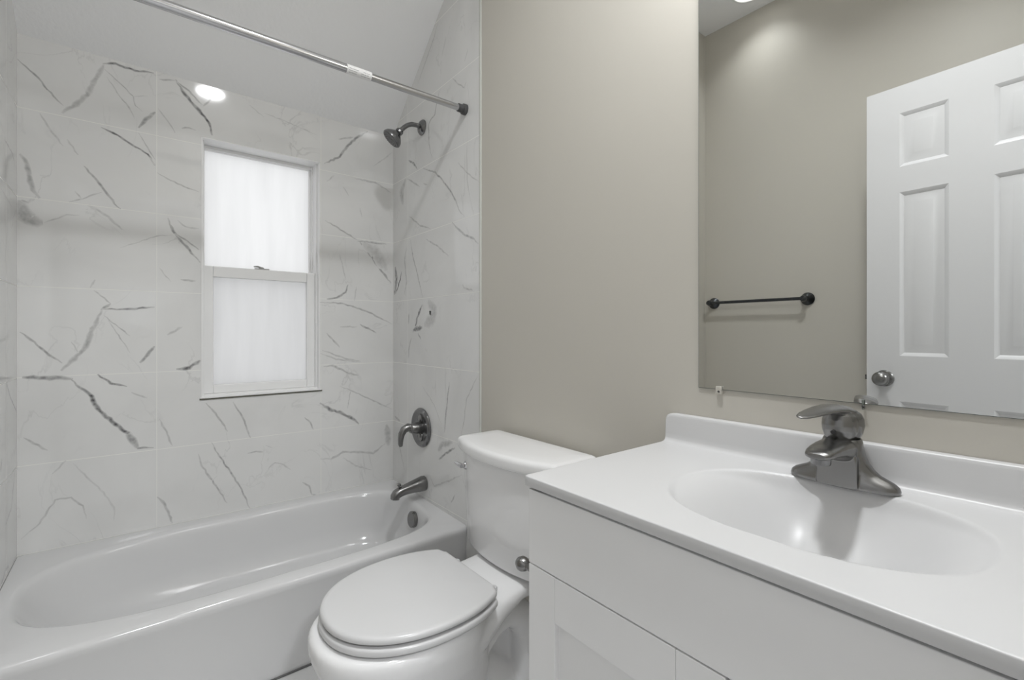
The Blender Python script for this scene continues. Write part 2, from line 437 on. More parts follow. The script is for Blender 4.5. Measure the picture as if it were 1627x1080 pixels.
# wall_front with the doorway the camera stands in
DX0, DX1, DZ = -1.365, -0.66, 2.09
mb = MB()
for x0, x1, z0, z1 in ((W-0.12, DX0, 0, H), (DX1, 0.12, 0, H), (DX0, DX1, DZ, H)): mb.box(x0, x1, FY-0.12, FY, z0, z1)
struct(mb.build('wall_front', [M_BEIGE], smooth=None))

# header over the tub where the flat ceiling drops to the sloped one
mb = MB().box(AX, 0, JY, JY+0.02, zceil(JY+1e-6)-0.001, H)
struct(mb.build('wall_header', [M_BEIGE], smooth=None))

mb = MB()
quad(mb, [(AX-0.1, 0.02, ZC-0.0165), (0.1, 0.02, ZC-0.0165), (0.1, JY, ZC-SL*JY), (AX-0.1, JY, ZC-SL*JY)])
quad(mb, [(AX-0.1, 0.02, ZC+0.1), (0.1, 0.02, ZC+0.1), (0.1, JY, ZC-SL*JY+0.12), (AX-0.1, JY, ZC-SL*JY+0.12)])
mb.box(W-0.12, 0.12, JY+0.02, FY-0.12, H, H+0.1)
struct(mb.build('ceiling', [M_CEIL], smooth=None, recalc=False))

mb = MB().box(W-0.12, 0.12, FY-0.12, 0.15, -0.1, 0)
struct(mb.build('floor', [M_FLOOR], smooth=None))

# tile edge trims and baseboards
mb = MB().box(-0.004, 0, TE-0.008, TE, 0.0, H)
mb.box(-0.0045, -0.001, TE, TE+0.0016, 0.3, H, 1)
struct(mb.build('trim_1', [M_TRIM, M_CAULK], smooth=None, bevel=0.0008))
mb = MB().box(AX, AX+0.004, JY-0.002, JY+0.006, 0.0, zceil(JY+1e-6))
struct(mb.build('trim_2', [M_TRIM], smooth=None))
mb = MB().box(-0.014, 0, -1.62, TE-0.01, 0, 0.09); struct(mb.build('baseboard_right', [M_DOOR], bevel=0.004))
mb = MB().box(W, W+0.014, JY, FY, 0, 0.09); struct(mb.build('baseboard_left', [M_DOOR], bevel=0.004))

# ------------------------------------------------------------------ the hall behind the camera
HY = -4.9; HX0, HX1 = -2.4, 0.9
mb = MB().box(HX0, HX1, HY, FY-0.12, -0.1, 0); struct(mb.build('floor_hall', [M_FLOOR], smooth=None))
mb = MB().box(HX0, HX1, HY, FY-0.12, 2.5, 2.6); struct(mb.build('ceiling_hall', [M_CEIL], smooth=None))
mb = MB().box(HX0-0.1, HX0, HY, FY-0.12, 0, 2.5); struct(mb.build('wall_hall_left', [M_HALLW], smooth=None))
mb = MB().box(HX1, HX1+0.1, HY, FY-0.12, 0, 2.5); struct(mb.build('wall_hall_right', [M_HALLW], smooth=None))
mb = MB().box(HX0, W-0.12, FY-0.12, FY-0.02, 0, 2.5); mb.box(0.12, HX1, FY-0.12, FY-0.02, 0, 2.5)
struct(mb.build('wall_hall_near', [M_HALLW], smooth=None))
mb = MB(); hw = (-1.20, -0.86, 1.15, 1.62)
for x0, x1, z0, z1 in ((HX0, hw[0], 0, 2.5), (hw[1], HX1, 0, 2.5), (hw[0], hw[1], 0, hw[2]), (hw[0], hw[1], hw[3], 2.5)): mb.box(x0, x1, HY-0.1, HY, z0, z1)
struct(mb.build('wall_hall_far', [M_HALLW], smooth=None))
win2 = bpy.data.objects.new('window_2', None); C.objects.link(win2); struct(win2); win2.location = (hw[0], HY, hw[2])
child(MB().box(hw[0], hw[1], HY-0.06, HY-0.05, hw[2], hw[3]), 'pane', [M_HWIN], win2, smooth=None)
mb = MB()
for i in range(4):
    x = hw[0] + (hw[1]-hw[0])*i/3; mb.box(x-0.012, x+0.012, HY-0.05, HY-0.02, hw[2], hw[3])
for i in range(3):
    z = hw[2] + (hw[3]-hw[2])*i/2; mb.box(hw[0], hw[1], HY-0.05, HY-0.022, z-0.012, z+0.012)
child(mb, 'window_frame', [M_VINYL], win2, smooth=None)

# ------------------------------------------------------------------ window_1
win = bpy.data.objects.new('window_1', None); C.objects.link(win); struct(win); win.location = (WX0, 0.0, WZ0)
mb = MB()   # jamb liner round the recess
mb.box(WX0, WX0+0.006, 0.0, T, WZ0, WZ1); mb.box(WX1-0.006, WX1, 0.0, T, WZ0, WZ1)
mb.box(WX0, WX1, 0.0, T, WZ1-0.004, WZ1); mb.box(WX0, WX1, 0.0, T, WZ0, WZ0+0.004)
child(mb, 'window_jamb', [M_VINYL], win, smooth=None, bevel=0.001)
mb = MB()   # fixed frame with its tracks
f0 = 0.075
mb.box(WX0+0.006, WX0+0.016, f0, 0.135, WZ0, WZ1); mb.box(WX1-0.016, WX1-0.006, f0, 0.135, WZ0, WZ1)
mb.box(WX1-0.012, WX1-0.006, 0.03, f0, WZ0, WZ1); mb.box(WX0+0.006, WX0+0.012, 0.03, f0, WZ0, WZ1)
mb.box(WX0+0.006, WX1-0.006, 0.085, 0.135, WZ1-0.018, WZ1-0.004); mb.box(WX0+0.006, WX1-0.006, 0.02, 0.135, WZ0+0.004, WZ0+0.014)
child(mb, 'window_frame', [M_VINYL], win, smooth=None, bevel=0.001)
up = MB()
up.box(WX0+0.008, WX0+0.020, 0.095, 0.12, 1.34, WZ1-0.01); up.box(WX1-0.024, WX1-0.010, 0.095, 0.12, 1.34, WZ1-0.01)
up.box(WX0+0.01, WX1-0.01, 0.095, 0.12, WZ1-0.020, WZ1-0.012); up.box(WX0+0.01, WX1-0.01, 0.09, 0.12, 1.325, 1.355)
us = child(up, 'upper_sash', [M_VINYL], win, bevel=0.0015)
lo = MB(); LX0, LX1, LZ0, LZ1 = WX0+0.012, WX1-0.012, WZ0+0.014, 1.362
lo.box(LX0, LX0+0.035, 0.045, 0.075, LZ0, LZ1); lo.box(LX1-0.036, LX1, 0.045, 0.075, LZ0, LZ1)
lo.box(LX0+0.035, LX1-0.036, 0.045, 0.075, LZ0, LZ0+0.036); lo.box(LX0+0.035, LX1-0.036, 0.045, 0.075, LZ1-0.046, LZ1)
ls = child(lo, 'lower_sash', [M_VINYL], win, bevel=0.003)
def pane(x0, x1, z0, z1, y, mt, par, nm='pane'):
    m_ = MB(); m_.box(x0, x1, y, y+0.004, z0, z1); o = child(m_, nm, [mt], par, smooth=None); return o
m_ = MB(); quad(m_, [(WX0+0.014, 0.108, 1.34), (WX1-0.014, 0.108, 1.34), (WX1-0.014, 0.108, WZ1-0.012), (WX0+0.014, 0.108, WZ1-0.012)])
child(m_, 'pane', [M_PANE_U], us, smooth=None, recalc=False)
m_ = MB(); quad(m_, [(LX0+0.03, 0.064, LZ0+0.03), (LX1-0.03, 0.064, LZ0+0.03), (LX1-0.03, 0.064, LZ1-0.04), (LX0+0.03, 0.064, LZ1-0.04)])
child(m_, 'pane', [M_PANE_L], ls, smooth=None, recalc=False)
m_ = MB(); quad(m_, [(WX0+0.012, 0.14, WZ0+0.01), (WX1-0.012, 0.14, WZ0+0.01), (WX1-0.012, 0.14, 1.345), (WX0+0.012, 0.14, 1.345)])
child(m_, 'insect_screen', [M_SCREEN], win, smooth=None, recalc=False)
# sash lock on the meeting rail
lk = MB(); cx = (WX0+WX1)/2
lk.box(cx-0.03, cx+0.028, 0.05, 0.072, LZ1, LZ1+0.005)
lk.lathe((cx-0.002, 0.061, LZ1+0.003), (0, 0, 1), [(0.010, 0), (0.010, 0.006), (0.006, 0.009)], 16)
lk.tube([(cx-0.002, 0.061, LZ1+0.009), (cx-0.018, 0.057, LZ1+0.013), (cx-0.034, 0.05, LZ1+0.011)], [0.004, 0.004, 0.003], 8)
child(lk, 'sash_lock', [mat('sash_lock_metal', (0.34, 0.34, 0.33), 0.5, noise=(30, 0.1))], win)
sl = MB(); sl.box(WX0-0.004, WX1+0.004, -0.004, 0.03, WZ0+0.001, WZ0+0.007)
child(sl, 'window_sill', [M_VINYL], win, bevel=0.001)
sl = MB(); sl.box(WX0-0.006, WX1+0.008, -0.0035, 0.0, WZ0-0.005, WZ0+0.001)  # thin near-black mottled strip directly below the sill
child(sl, 'caulk_line', [mat('dark_sill_gap', (0.10, 0.10, 0.08), 0.8, noise=(60, 0.5))], win, smooth=None)

# ------------------------------------------------------------------ bathtub
tub = thing('bathtub', (-0.685, -0.355, 0), 'white alcove bathtub under the window, its apron facing the toilet', 'bathtub')
N = 128; mb = MB()
OX0, OX1, OY0, OY1 = AX+0.001, -0.001, -0.715, -0.001
def rz(y): return 0.312 + (y/0.715)*0.018          # rim falls slightly towards the room
def rectring(inset, dz, front=0.0, abs_z=None):
    out = []
    x0, x1, y0, y1 = OX0, OX1, OY0+inset+front, OY1
    cx, cy = (x0+x1)/2, (y0+y1)/2; a, b = (x1-x0)/2, (y1-y0)/2
    for k in range(N):
        t = 2*math.pi*(k+0.5)/N; c, s_ = math.cos(t), math.sin(t)
        # square-ish parametrisation so corners get vertices
        px = cx + a*max(-1, min(1, c*1.4142)); py = cy + b*max(-1, min(1, s_*1.4142))
        out.append((px, py, (rz(py)+dz) if abs_z is None else abs_z))
    return out
def bowlring(sx0, sx1, sy, dz, abs_z=None, n=4.2):
    x0, x1 = -1.333+sx0, -0.055-sx1; y0, y1 = -0.652+sy, -0.058-sy
    cx, cy = (x0+x1)/2, (y0+y1)/2; a, b = (x1-x0)/2, (y1-y0)/2; out = []
    for k in range(N):
        t = 2*math.pi*(k+0.5)/N; c, s_ = math.cos(t), math.sin(t)
        nn = 2.9 if c < 0 else n
        py = cy + b*math.copysign(abs(s_)**(2/nn), s_)
        out.append((cx + a*math.copysign(abs(c)**(2/nn), c), py, (rz(py)+dz) if abs_z is None else abs_z))
    return out
rg = [rectring(0, 0, 0.006, abs_z=0.0), rectring(0, 0, 0.006, abs_z=0.03), rectring(0, 0, 0.008, abs_z=0.12), rectring(0, -0.05, 0.006), rectring(0, -0.03, 0.002), rectring(0.0005, -0.016), rectring(0.003, -0.007), rectring(0.008, -0.002), rectring(0.015, 0.0)]
rg += [bowlring(-0.008, -0.008, -0.008, 0.0), bowlring(0, 0, 0, -0.0015), bowlring(0.008, 0.006, 0.007, -0.006), bowlring(0.015, 0.010, 0.012, -0.014), bowlring(0.022, 0.014, 0.017, -0.028),
       bowlring(0.04, 0.018, 0.022, -0.06), bowlring(0.09, 0.026, 0.032, 0, 0.16), bowlring(0.17, 0.04, 0.05, 0, 0.09), bowlring(0.24, 0.07, 0.085, 0, 0.06), bowlring(0.32, 0.12, 0.14, 0, 0.05, 3), bowlring(0.5, 0.4, 0.24, 0, 0.046, 2.5)]
mb.rings(rg, cap=(False, True))
child(mb, 'tub_body', [M_TUB], tub, smooth=60)
mb = MB(); mb.lathe((-0.082, -0.385, 0.240), (-1, 0, 0.12), [(0.034, -0.012), (0.036, 0.0), (0.0355, 0.006), (0.032, 0.009), (0.0, 0.0095)], 40)
o = child(mb, 'overflow_plate', [M_NICK], tub); o['label'] = 'round brushed nickel overflow plate'
mb = MB(); mb.lathe((-0.22, -0.355, 0.046), (0, 0, 1), [(0.035, 0), (0.034, 0.003), (0.02, 0.004), (0, 0.004)], 32)
o = child(mb, 'drain', [M_NICK], tub)
mb = MB(); mb.box(AX+0.001, -0.001, -0.7165, -0.711, 0.0005, 0.005)
child(mb, 'caulk_line', [mat('floor_caulk', (0.12, 0.12, 0.12), 0.7, noise=(30, 0.2))], tub, smooth=None)

# ------------------------------------------------------------------ shower fittings on the right wall
sh = thing('shower_fixture', (0, -0.325, 2.04), 'dark nickel shower head on a bent arm from the marble tile wall', 'shower head')
mb = MB(); mb.lathe((0, -0.325, 2.04), (-1, 0, 0), [(0.036, 0.0005), (0.036, 0.004), (0.030, 0.012), (0.018, 0.018), (0.012, 0.019)], 32)
child(mb, 'flange', [M_NICKD], sh)
arm = [(-0.002, 2.04), (-0.03, 2.043), (-0.055, 2.041), (-0.075, 2.032), (-0.092, 2.018), (-0.108, 2.001), (-0.118, 1.990)]
mb = MB(); mb.tube([(x, -0.325, z) for x, z in arm], 0.0105, 16)
child(mb, 'shower_arm', [M_NICKD], sh)
ax = Vector((-0.62, 0.24, -0.72)).normalized(); base = Vector((-0.112, -0.325, 1.996))
mb = MB(); mb.lathe(base, ax, [(0.013, -0.004), (0.0175, 0.002), (0.0175, 0.012), (0.015, 0.015), (0.021, 0.021), (0.033, 0.032), (0.0425, 0.043), (0.0460, 0.052), (0.0465, 0.059), (0.043, 0.063)], 40)
hd = child(mb, 'head_shell', [M_NICKD], sh)
mb = MB(); mb.lathe(base + ax*0.0625, ax, [(0.0415, 0), (0.041, 0.002), (0.034, 0.003), (0.012, 0.004), (0.0, 0.004)], 40)
child(mb, 'spray_face', [mat('spray_face_grey', (0.16, 0.16, 0.16), 0.5, noise=(60, 0.4))], sh)
mb = MB()
ua = ax.cross(Vector((0, 1, 0))).normalized(); ub = ax.cross(ua).normalized()
for rr, nn in ((0.012, 6), (0.022, 12), (0.032, 18)):
    for k in range(nn):
        t = 2*math.pi*k/nn; p = base + ax*0.066 + ua*math.cos(t)*rr + ub*math.sin(t)*rr
        mb.lathe(p, ax, [(0.0016, 0), (0.0014, 0.0025), (0, 0.003)], 6)
child(mb, 'nozzles', [M_RUBBER], sh)

va = thing('shower_valve', (0, -0.318, 0.632), 'round nickel shower valve with a curved lever handle above the tub spout', 'shower valve')
o_ = Vector((0, -0.318, 0.632))
mb = MB(); mb.lathe(o_, (-1, 0, 0), [(0.091, 0.0005), (0.092, 0.004), (0.088, 0.011), (0.079, 0.016), (0.070, 0.013), (0.062, 0.008), (0.045, 0.007), (0.03, 0.007), (0.0, 0.007)], 48)
child(mb, 'trim_plate', [M_NICKD], va)
for dz in (0.042, -0.042):
    mb = MB(); mb.lathe(o_ + Vector((-0.005, 0, dz)), (-1, 0, 0), [(0.022, 0), (0.021, 0.006), (0.014, 0.011), (0, 0.013)], 20)
    child(mb, 'boss', [M_NICK], va)
mb = MB(); mb.lathe(o_ + Vector((-0.006, 0, 0)), (-1, 0, 0), [(0.028, 0), (0.026, 0.02), (0.023, 0.045), (0.018, 0.055), (0, 0.058)], 24)
hp = [(-0.048, -0.318, 0.636), (-0.068, -0.314, 0.640), (-0.088, -0.312, 0.632), (-0.100, -0.311, 0.612), (-0.104, -0.310, 0.588), (-0.104, -0.309, 0.566), (-0.102, -0.309, 0.556)]
mb.tube(hp, [0.018, 0.019, 0.0175, 0.015, 0.0125, 0.011, 0.008], 16)
h = child(mb, 'lever_handle', [M_NICK], va, smooth=60)

sp = thing('tub_spout', (0, -0.345, 0.375), 'brushed nickel tub spout over the end of the tub', 'tub spout')
mb = MB()
def rr_ring(x, y, z, wy, wz, n=3, N_=24, tilt=0.0):
    out = []
    for k in range(N_):
        t = 2*math.pi*k/N_; c, s_ = math.cos(t), math.sin(t)
        yy = wy*math.copysign(abs(c)**(2/n), c); zz = wz*math.copysign(abs(s_)**(2/n), s_)
        out.append((x + math.sin(tilt)*zz, y + yy, z + math.cos(tilt)*zz))
    return out
sec = [(-0.001, 0.377, 0.033, 0.033, 0, 2.2), (-0.012, 0.377, 0.034, 0.034, 0, 2.2), (-0.05, 0.373, 0.030, 0.028, 0, 2.4), (-0.09, 0.368, 0.026, 0.0225, 0, 2.6), (-0.118, 0.363, 0.024, 0.021, -0.25, 2.6),
       (-0.138, 0.355, 0.023, 0.021, -0.7, 2.6), (-0.147, 0.345, 0.022, 0.019, -1.15, 2.6), (-0.148, 0.334, 0.021, 0.018, -1.45, 2.6)]
mb.rings([rr_ring(x, -0.345, z, wy, wz, n, 28, t) for x, z, wy, wz, t, n in sec])
child(mb, 'spout_body', [M_NICK], sp, smooth=50)
mb = MB(); mb.lathe((-0.128, -0.345, 0.372), (0, 0, 1), [(0.004, 0), (0.004, 0.016), (0.009, 0.018), (0.009, 0.024), (0.006, 0.027), (0, 0.027)], 16)
child(mb, 'diverter_knob', [M_NICKD], sp)

rod = thing('shower_curtain_rod', (-0.685, -0.696, 1.986), 'steel tension shower curtain rod high across the tub alcove', 'curtain rod')
mb = MB(); mb.tube([(-1.345, -0.696, 1.986), (-0.44, -0.696, 1.986)], 0.0145, 28); child(mb, 'outer_tube', [M_STEEL], rod)
mb = MB(); mb.tube([(-0.45, -0.696, 1.986), (-0.03, -0.696, 1.986)], 0.0125, 28); child(mb, 'inner_tube', [M_STEEL], rod)
for s_, x in ((1, -0.0005), (-1, AX+0.0005)):
    mb = MB(); mb.lathe((x, -0.696, 1.986), (-s_, 0, 0), [(0.021, 0), (0.0215, 0.004), (0.021, 0.014), (0.0165, 0.016), (0.016, 0.036), (0.0145, 0.037)], 28)
    child(mb, 'end_cap', [M_RUBBER], rod)
mb = MB()
nn = 28
def lab(x0, x1, a0, a1, r, m, k=12):
    r0 = []; r1 = []
    for i in range(k+1):
        a = a0 + (a1-a0)*i/k
        r0.append(mb.vert((x0, -0.696 + math.cos(a)*r, 1.986 + math.sin(a)*r))); r1.append(mb.vert((x1, -0.696 + math.cos(a)*r, 1.986 + math.sin(a)*r)))
    for i in range(k): mb.face((r0[i], r1[i], r1[i+1], r0[i+1]), m)
lab(-0.487, -0.400, 0, 2*math.pi, 0.0152, 0, 32)
rnd = random.Random(5)
for j, a in enumerate((math.pi+0.05, math.pi+0.5, math.pi+0.95)):
    x = -0.480
    while x < -0.412:
        l = rnd.uniform(0.004, 0.012)
        if not (-0.452 < x < -0.444): lab(x, min(x+l, -0.405), a, a+0.12, 0.01535, 1, 2)
        x += l + 0.002
lb = child(mb, 'paper_label', [M_PAPER, M_INK], rod, recalc=False); lb['label'] = 'white printed sticker wrapped round the rod'

# ------------------------------------------------------------------ toilet
TY = -1.18
to = thing('toilet', (-0.4, TY, 0), 'white two-piece toilet with closed lid between tub and vanity', 'toilet')
def egg(xb, xf, hw, z, n=2.2, N_=48, back=None, nb=None):
    """plan ring: front tip xf (more negative), back xb"""
    out = []; xm = xf + (xb-xf)*0.52
    for k in range(N_):
        t = 2*math.pi*k/N_; c, s_ = math.cos(t), math.sin(t)
        if c < 0: q = n; x = xm - (xm-xf)*abs(c)**(2/q)
        else: q = nb or n; x = xm + (xb-xm)*abs(c)**(2/q)
        out.append((x, TY + hw*math.copysign(abs(s_)**(2/q), s_), z))
    return out
mb = MB()
mb.rings([egg(-0.24, -0.60, 0.095, 0.08, 2.2), egg(-0.25, -0.63, 0.115, 0.14), egg(-0.26, -0.665, 0.140, 0.19), egg(-0.265, -0.70, 0.163, 0.24), egg(-0.27, -0.723, 0.178, 0.285),
          egg(-0.27, -0.733, 0.187, 0.315), egg(-0.27, -0.735, 0.189, 0.340), egg(-0.27, -0.733, 0.188, 0.352), egg(-0.28, -0.724, 0.181, 0.3600)])
mb.rings([egg(-0.10, -0.60, 0.112, 0.0, 2.5), egg(-0.10, -0.60, 0.112, 0.03, 2.5), egg(-0.12, -0.585, 0.095, 0.06, 2.4), egg(-0.20, -0.59, 0.088, 0.13, 2.4), egg(-0.28, -0.60, 0.09, 0.20, 2.4)])
mb.rings([[(x, TY+y, z) for x, y in ((-0.42, -0.028), (-0.13, -0.028), (-0.13, 0.028), (-0.42, 0.028))] for z in (0.0, 0.15, 0.32)])
def yzring(x, z0, z1, hw, n=3.2, N_=32, hb=None):
    out = []; zc = (z0+z1)/2; hz = (z1-z0)/2
    for k in range(N_):
        t = 2*math.pi*k/N_; c, s_ = math.cos(t), math.sin(t)
        w_ = hw if s_ > 0 else (hw if hb is None else hb + (hw-hb)*(1-abs(s_)))
        out.append((x, TY + w_*math.copysign(abs(c)**(2/n), c), zc + hz*math.copysign(abs(s_)**(2/n), s_)))
    return out
mb.rings([yzring(-0.42, 0.20, 0.360, 0.155, 3), yzring(-0.34, 0.22, 0.366, 0.155, 3, hb=0.12), yzring(-0.27, 0.27, 0.374, 0.137, 3.4, hb=0.10), yzring(-0.20, 0.315, 0.377, 0.128, 3.6, hb=0.11), yzring(-0.10, 0.325, 0.378, 0.128, 4), yzring(-0.035, 0.325, 0.378, 0.126, 4)])
tr = [(-0.44, 0.15), (-0.38, 0.17), (-0.32, 0.22), (-0.27, 0.262), (-0.215, 0.275), (-0.165, 0.25), (-0.135, 0.20), (-0.13, 0.13), (-0.135, 0.06), (-0.14, 0.01)]
for sy in (-1, 1): mb.tube([(x, TY + sy*0.052, z) for x, z in tr], [0.05, 0.05, 0.048, 0.047, 0.046, 0.045, 0.044, 0.044, 0.046, 0.05], 20)
bo = child(mb, 'bowl', [M_PORC], to, smooth=None)
rm = bo.modifiers.new('remesh', 'REMESH'); rm.mode = 'VOXEL'; rm.voxel_size = 0.0055; rm.use_smooth_shade = True
sm = bo.modifiers.new('smooth', 'SMOOTH'); sm.iterations = 9; sm.factor = 0.6
def seatring(off, z, N_=96):
    out = []; xm, xb = -0.470, -0.303+off
    for k in range(N_):
        t = 2*math.pi*(k+0.5)/N_; c, s_ = math.cos(t), math.sin(t)
        x = xm + (0.236+off)*math.copysign(abs(c)**(2/2.15), c); y = (0.192+off)*math.copysign(abs(s_)**(2/2.15), s_)
        if x > xb-0.006:          # straight back edge with small corners
            lim = (0.192+off)*(1-((xb-0.006-xm)/(0.236+off))**2.15)**(1/2.15)
            q = abs(y)/lim; y = math.copysign(min(lim*min(1, q)*0.995, 0.124+off), y); x = xb - 0.006*max(0, (q-0.90)/0.10)**2
        out.append((x, TY + y, z))
    return out
mb = MB(); mb.rings([seatring(-0.030, 0.3660), seatring(-0.002, 0.3662), seatring(0.003, 0.368), seatring(0.004, 0.371), seatring(0.004, 0.379), seatring(0.0025, 0.3825), seatring(-0.001, 0.3838), seatring(-0.012, 0.3842)])
child(mb, 'seat', [M_SEAT], to, smooth=60)
mb = MB(); mb.rings([seatring(-0.030, 0.3915), seatring(-0.002, 0.3916), seatring(0.000, 0.393), seatring(0.001, 0.395), seatring(0.001, 0.4015), seatring(-0.001, 0.4055), seatring(-0.005, 0.4080), seatring(-0.012, 0.4090), seatring(-0.10, 0.4098)])
child(mb, 'seat_lid', [M_SEAT], to, smooth=60)
for x_, y_ in ((-0.655, TY-0.03), (-0.655, TY+0.03), (-0.40, TY-0.16), (-0.40, TY+0.16)):
    mb = MB().box(x_-0.012, x_+0.012, y_-0.006, y_+0.006, 0.3840, 0.392)
    child(mb, 'bumper', [M_SEAT], to, smooth=None)
for sy in (-1, 1):
    mb = MB(); mb.lathe((-0.285, TY+sy*0.095, 0.375), (0, 0, 1), [(0.012, 0), (0.012, 0.006), (0.010, 0.009), (0, 0.0095)], 20)
    mb.box(-0.310, -0.282, TY+sy*0.095-0.007, TY+sy*0.095+0.007, 0.376, 0.384)
    child(mb, 'hinge', [M_SEAT], to)
def tankring(hw, xf, xc, z, inset=0.0, N_=72, xb=-0.022):
    """front bulges from xc (corners) to xf (centre)"""
    hw -= inset; out = []
    xf += inset; xc += inset; xb -= inset
    r = 0.013
    pts = []
    n = 20
    for i in range(n+1):
        u = -1 + 2*i/n; pts.append((xf + (xc-xf)*abs(u)**2.2, u*(hw-r)))
    c1 = pts[-1]
    body = list(pts)
    for i in range(1, 7):
        a = i/6*math.pi/2; body.append((c1[0] + r*(1-math.cos(a))*1.2, hw-r+r*math.sin(a)))
    body.append((xb-0.012, hw)); body.append((xb-0.004, hw-0.003)); body.append((xb, hw-0.012)); body.append((xb, 0)); body.append((xb, -(hw-0.012))); body.append((xb-0.004, -(hw-0.003))); body.append((xb-0.012, -hw))
    for i in range(6, 0, -1):
        a = i/6*math.pi/2; body.append((c1[0] + r*(1-math.cos(a))*1.2, -(hw-r+r*math.sin(a))))
    return [(x, TY + y, z) for x, y in body]
mb = MB()
mb.rings([tankring(0.186, -0.205, -0.172, 0.3845), tankring(0.192, -0.213, -0.180, 0.386), tankring(0.1945, -0.217, -0.184, 0.391), tankring(0.200, -0.221, -0.187, 0.50), tankring(0.206, -0.226, -0.190, 0.62), tankring(0.210, -0.229, -0.192, 0.694)])
child(mb, 'tank', [M_PORC], to, smooth=50)
mb = MB()
TC = 0.008
def lidring(z, inset): return [(x, y, z) for x, y, _ in tankring(0.240, -0.243, -0.196, z, inset, xb=-0.016)]
mb.rings([lidring(0.690, 0.014), lidring(0.6905, 0.004), lidring(0.693, 0.001), lidring(0.698, 0.0), lidring(0.714, 0.0), lidring(0.7205, 0.0015), lidring(0.7250, 0.005), lidring(0.7275, 0.010), lidring(0.7287, 0.018), lidring(0.7295, 0.06)])
child(mb, 'tank_lid', [M_PORC], to, smooth=60)
mb = MB(); ly = TY+0.176
mb.lathe((-0.192, ly, 0.640), (-1, 0.25, 0), [(0.013, -0.01), (0.0135, 0.008), (0.011, 0.012), (0.007, 0.013), (0.007, 0.02)], 20)
mb.tube([(-0.212, ly+0.004, 0.640), (-0.214, ly+0.015, 0.642), (-0.214, ly+0.03, 0.644), (-0.213, ly+0.045, 0.645)], [0.008, 0.007, 0.0055, 0.003], 12)
o = child(mb, 'flush_lever', [M_CHROME], to); o['label'] = 'small chrome flush lever'
for sy in (-1, 1):
    mb = MB(); mb.lathe((-0.30, TY+sy*0.118, 0.03), (0, 0, 1), [(0.014, 0), (0.014, 0.01), (0.009, 0.018), (0, 0.02)], 20); child(mb, 'bolt_cap', [M_SEAT], to)

# ------------------------------------------------------------------ vanity cabinet
VY0, VY1 = -2.412, -1.6405
cab = thing('vanity_cabinet', (-0.23, -2.02, 0), 'white shaker vanity cabinet right of the toilet', 'vanity cabinet')
mb = MB()
mb.box(-0.449, -0.425, VY0, VY1, 0.095, 0.785); mb.box(-0.425, -0.002, VY1-0.018, VY1, 0.0, 0.785); mb.box(-0.425, -0.002, VY0, VY0+0.018, 0.0, 0.785)
mb.box(-0.425, -0.002, VY0+0.018, VY1-0.018, 0.095, 0.113); mb.box(-0.39, -0.375, VY0+0.018, VY1-0.018, 0, 0.095); mb.box(-0.02, -0.004, VY0+0.018, VY1-0.018, 0.113, 0.70)
child(mb, 'cabinet_body', [M_CAB], cab, smooth=None, bevel=0.0008)
mb = MB().box(-0.4485, -0.4255, VY0+0.004, VY1-0.006, 0.7852, 0.7932)  # near-black strip standing in for the shade under the countertop
child(mb, 'painted_gap_shade', [M_DARK], cab, smooth=None)
mb = MB().box(-0.469, -0.4495, VY0, VY1, 0.648, 0.786)
child(mb, 'false_drawer_front', [M_CAB], cab, smooth=None, bevel=0.0012)
for y0, y1 in ((-2.0195, VY1), (VY0, -2.0225)):
    mb = MB(); z0, z1 = 0.10, 0.6455
    st = 0.070
    mb.box(-0.469, -0.4495, y1-st, y1, z0, z1); mb.box(-0.469, -0.4495, y0, y0+st, z0, z1)
    mb.box(-0.469, -0.4495, y0+st+0.0003, y1-st-0.0003, z1-0.081, z1); mb.box(-0.469, -0.4495, y0+st+0.0003, y1-st-0.0003, z0, z0+0.081)
    dr = child(mb, 'door', [M_CAB], cab, smooth=None, bevel=0.0012)
    mb = MB().box(-0.4600, -0.4505, y0+st-0.004, y1-st+0.004, z0+0.077, z1-0.077)
    d2 = child(mb, 'door_panel', [M_CAB], dr, smooth=None)

# ------------------------------------------------------------------ vanity top with its integral bowl
vt = thing('sink_countertop', (-0.24, -2.03, 0.79), 'glossy white one-piece sink top with oval basin on the vanity cabinet', 'sink top')
TX0, TX1, TY0, TY1, TZ = -0.478, -0.021, -2.419, -1.6375, 0.812
def sstep(q): q = max(0.0, min(1.0, q)); return q*q*(3-2*q)
def depth(x, y):
    dx, dy = (x+0.241), (y+2.032)
    u, v = abs(dx)/0.166, abs(dy)/0.208
    ro = (u**2.4 + v**2.4)**(1/2.4)
    if ro >= 1: return 0.0
    hx = (1-v**2.4)**(1/2.4); uu = u/max(hx, 1e-4)
    lip = 0.004*sstep((1-ro)/0.05)
    g = sstep((1-v)/0.80)
    return lip + 0.112*g*(1-uu**3.0)*sstep((1-ro)/0.07)
mb = MB(); nx, ny = 128, 210
er = 0.005
xs = [TX0+er + (TX1-TX0-er)*i/nx for i in range(nx+1)]; ys = [TY0 + (TY1-er-TY0)*j/ny for j in range(ny+1)]
idx = [[mb.vert((x, y, TZ-depth(x, y))) for y in ys] for x in xs]
for i in range(nx):
    for j in range(ny): mb.face((idx[i][j], idx[i+1][j], idx[i+1][j+1], idx[i][j+1]))
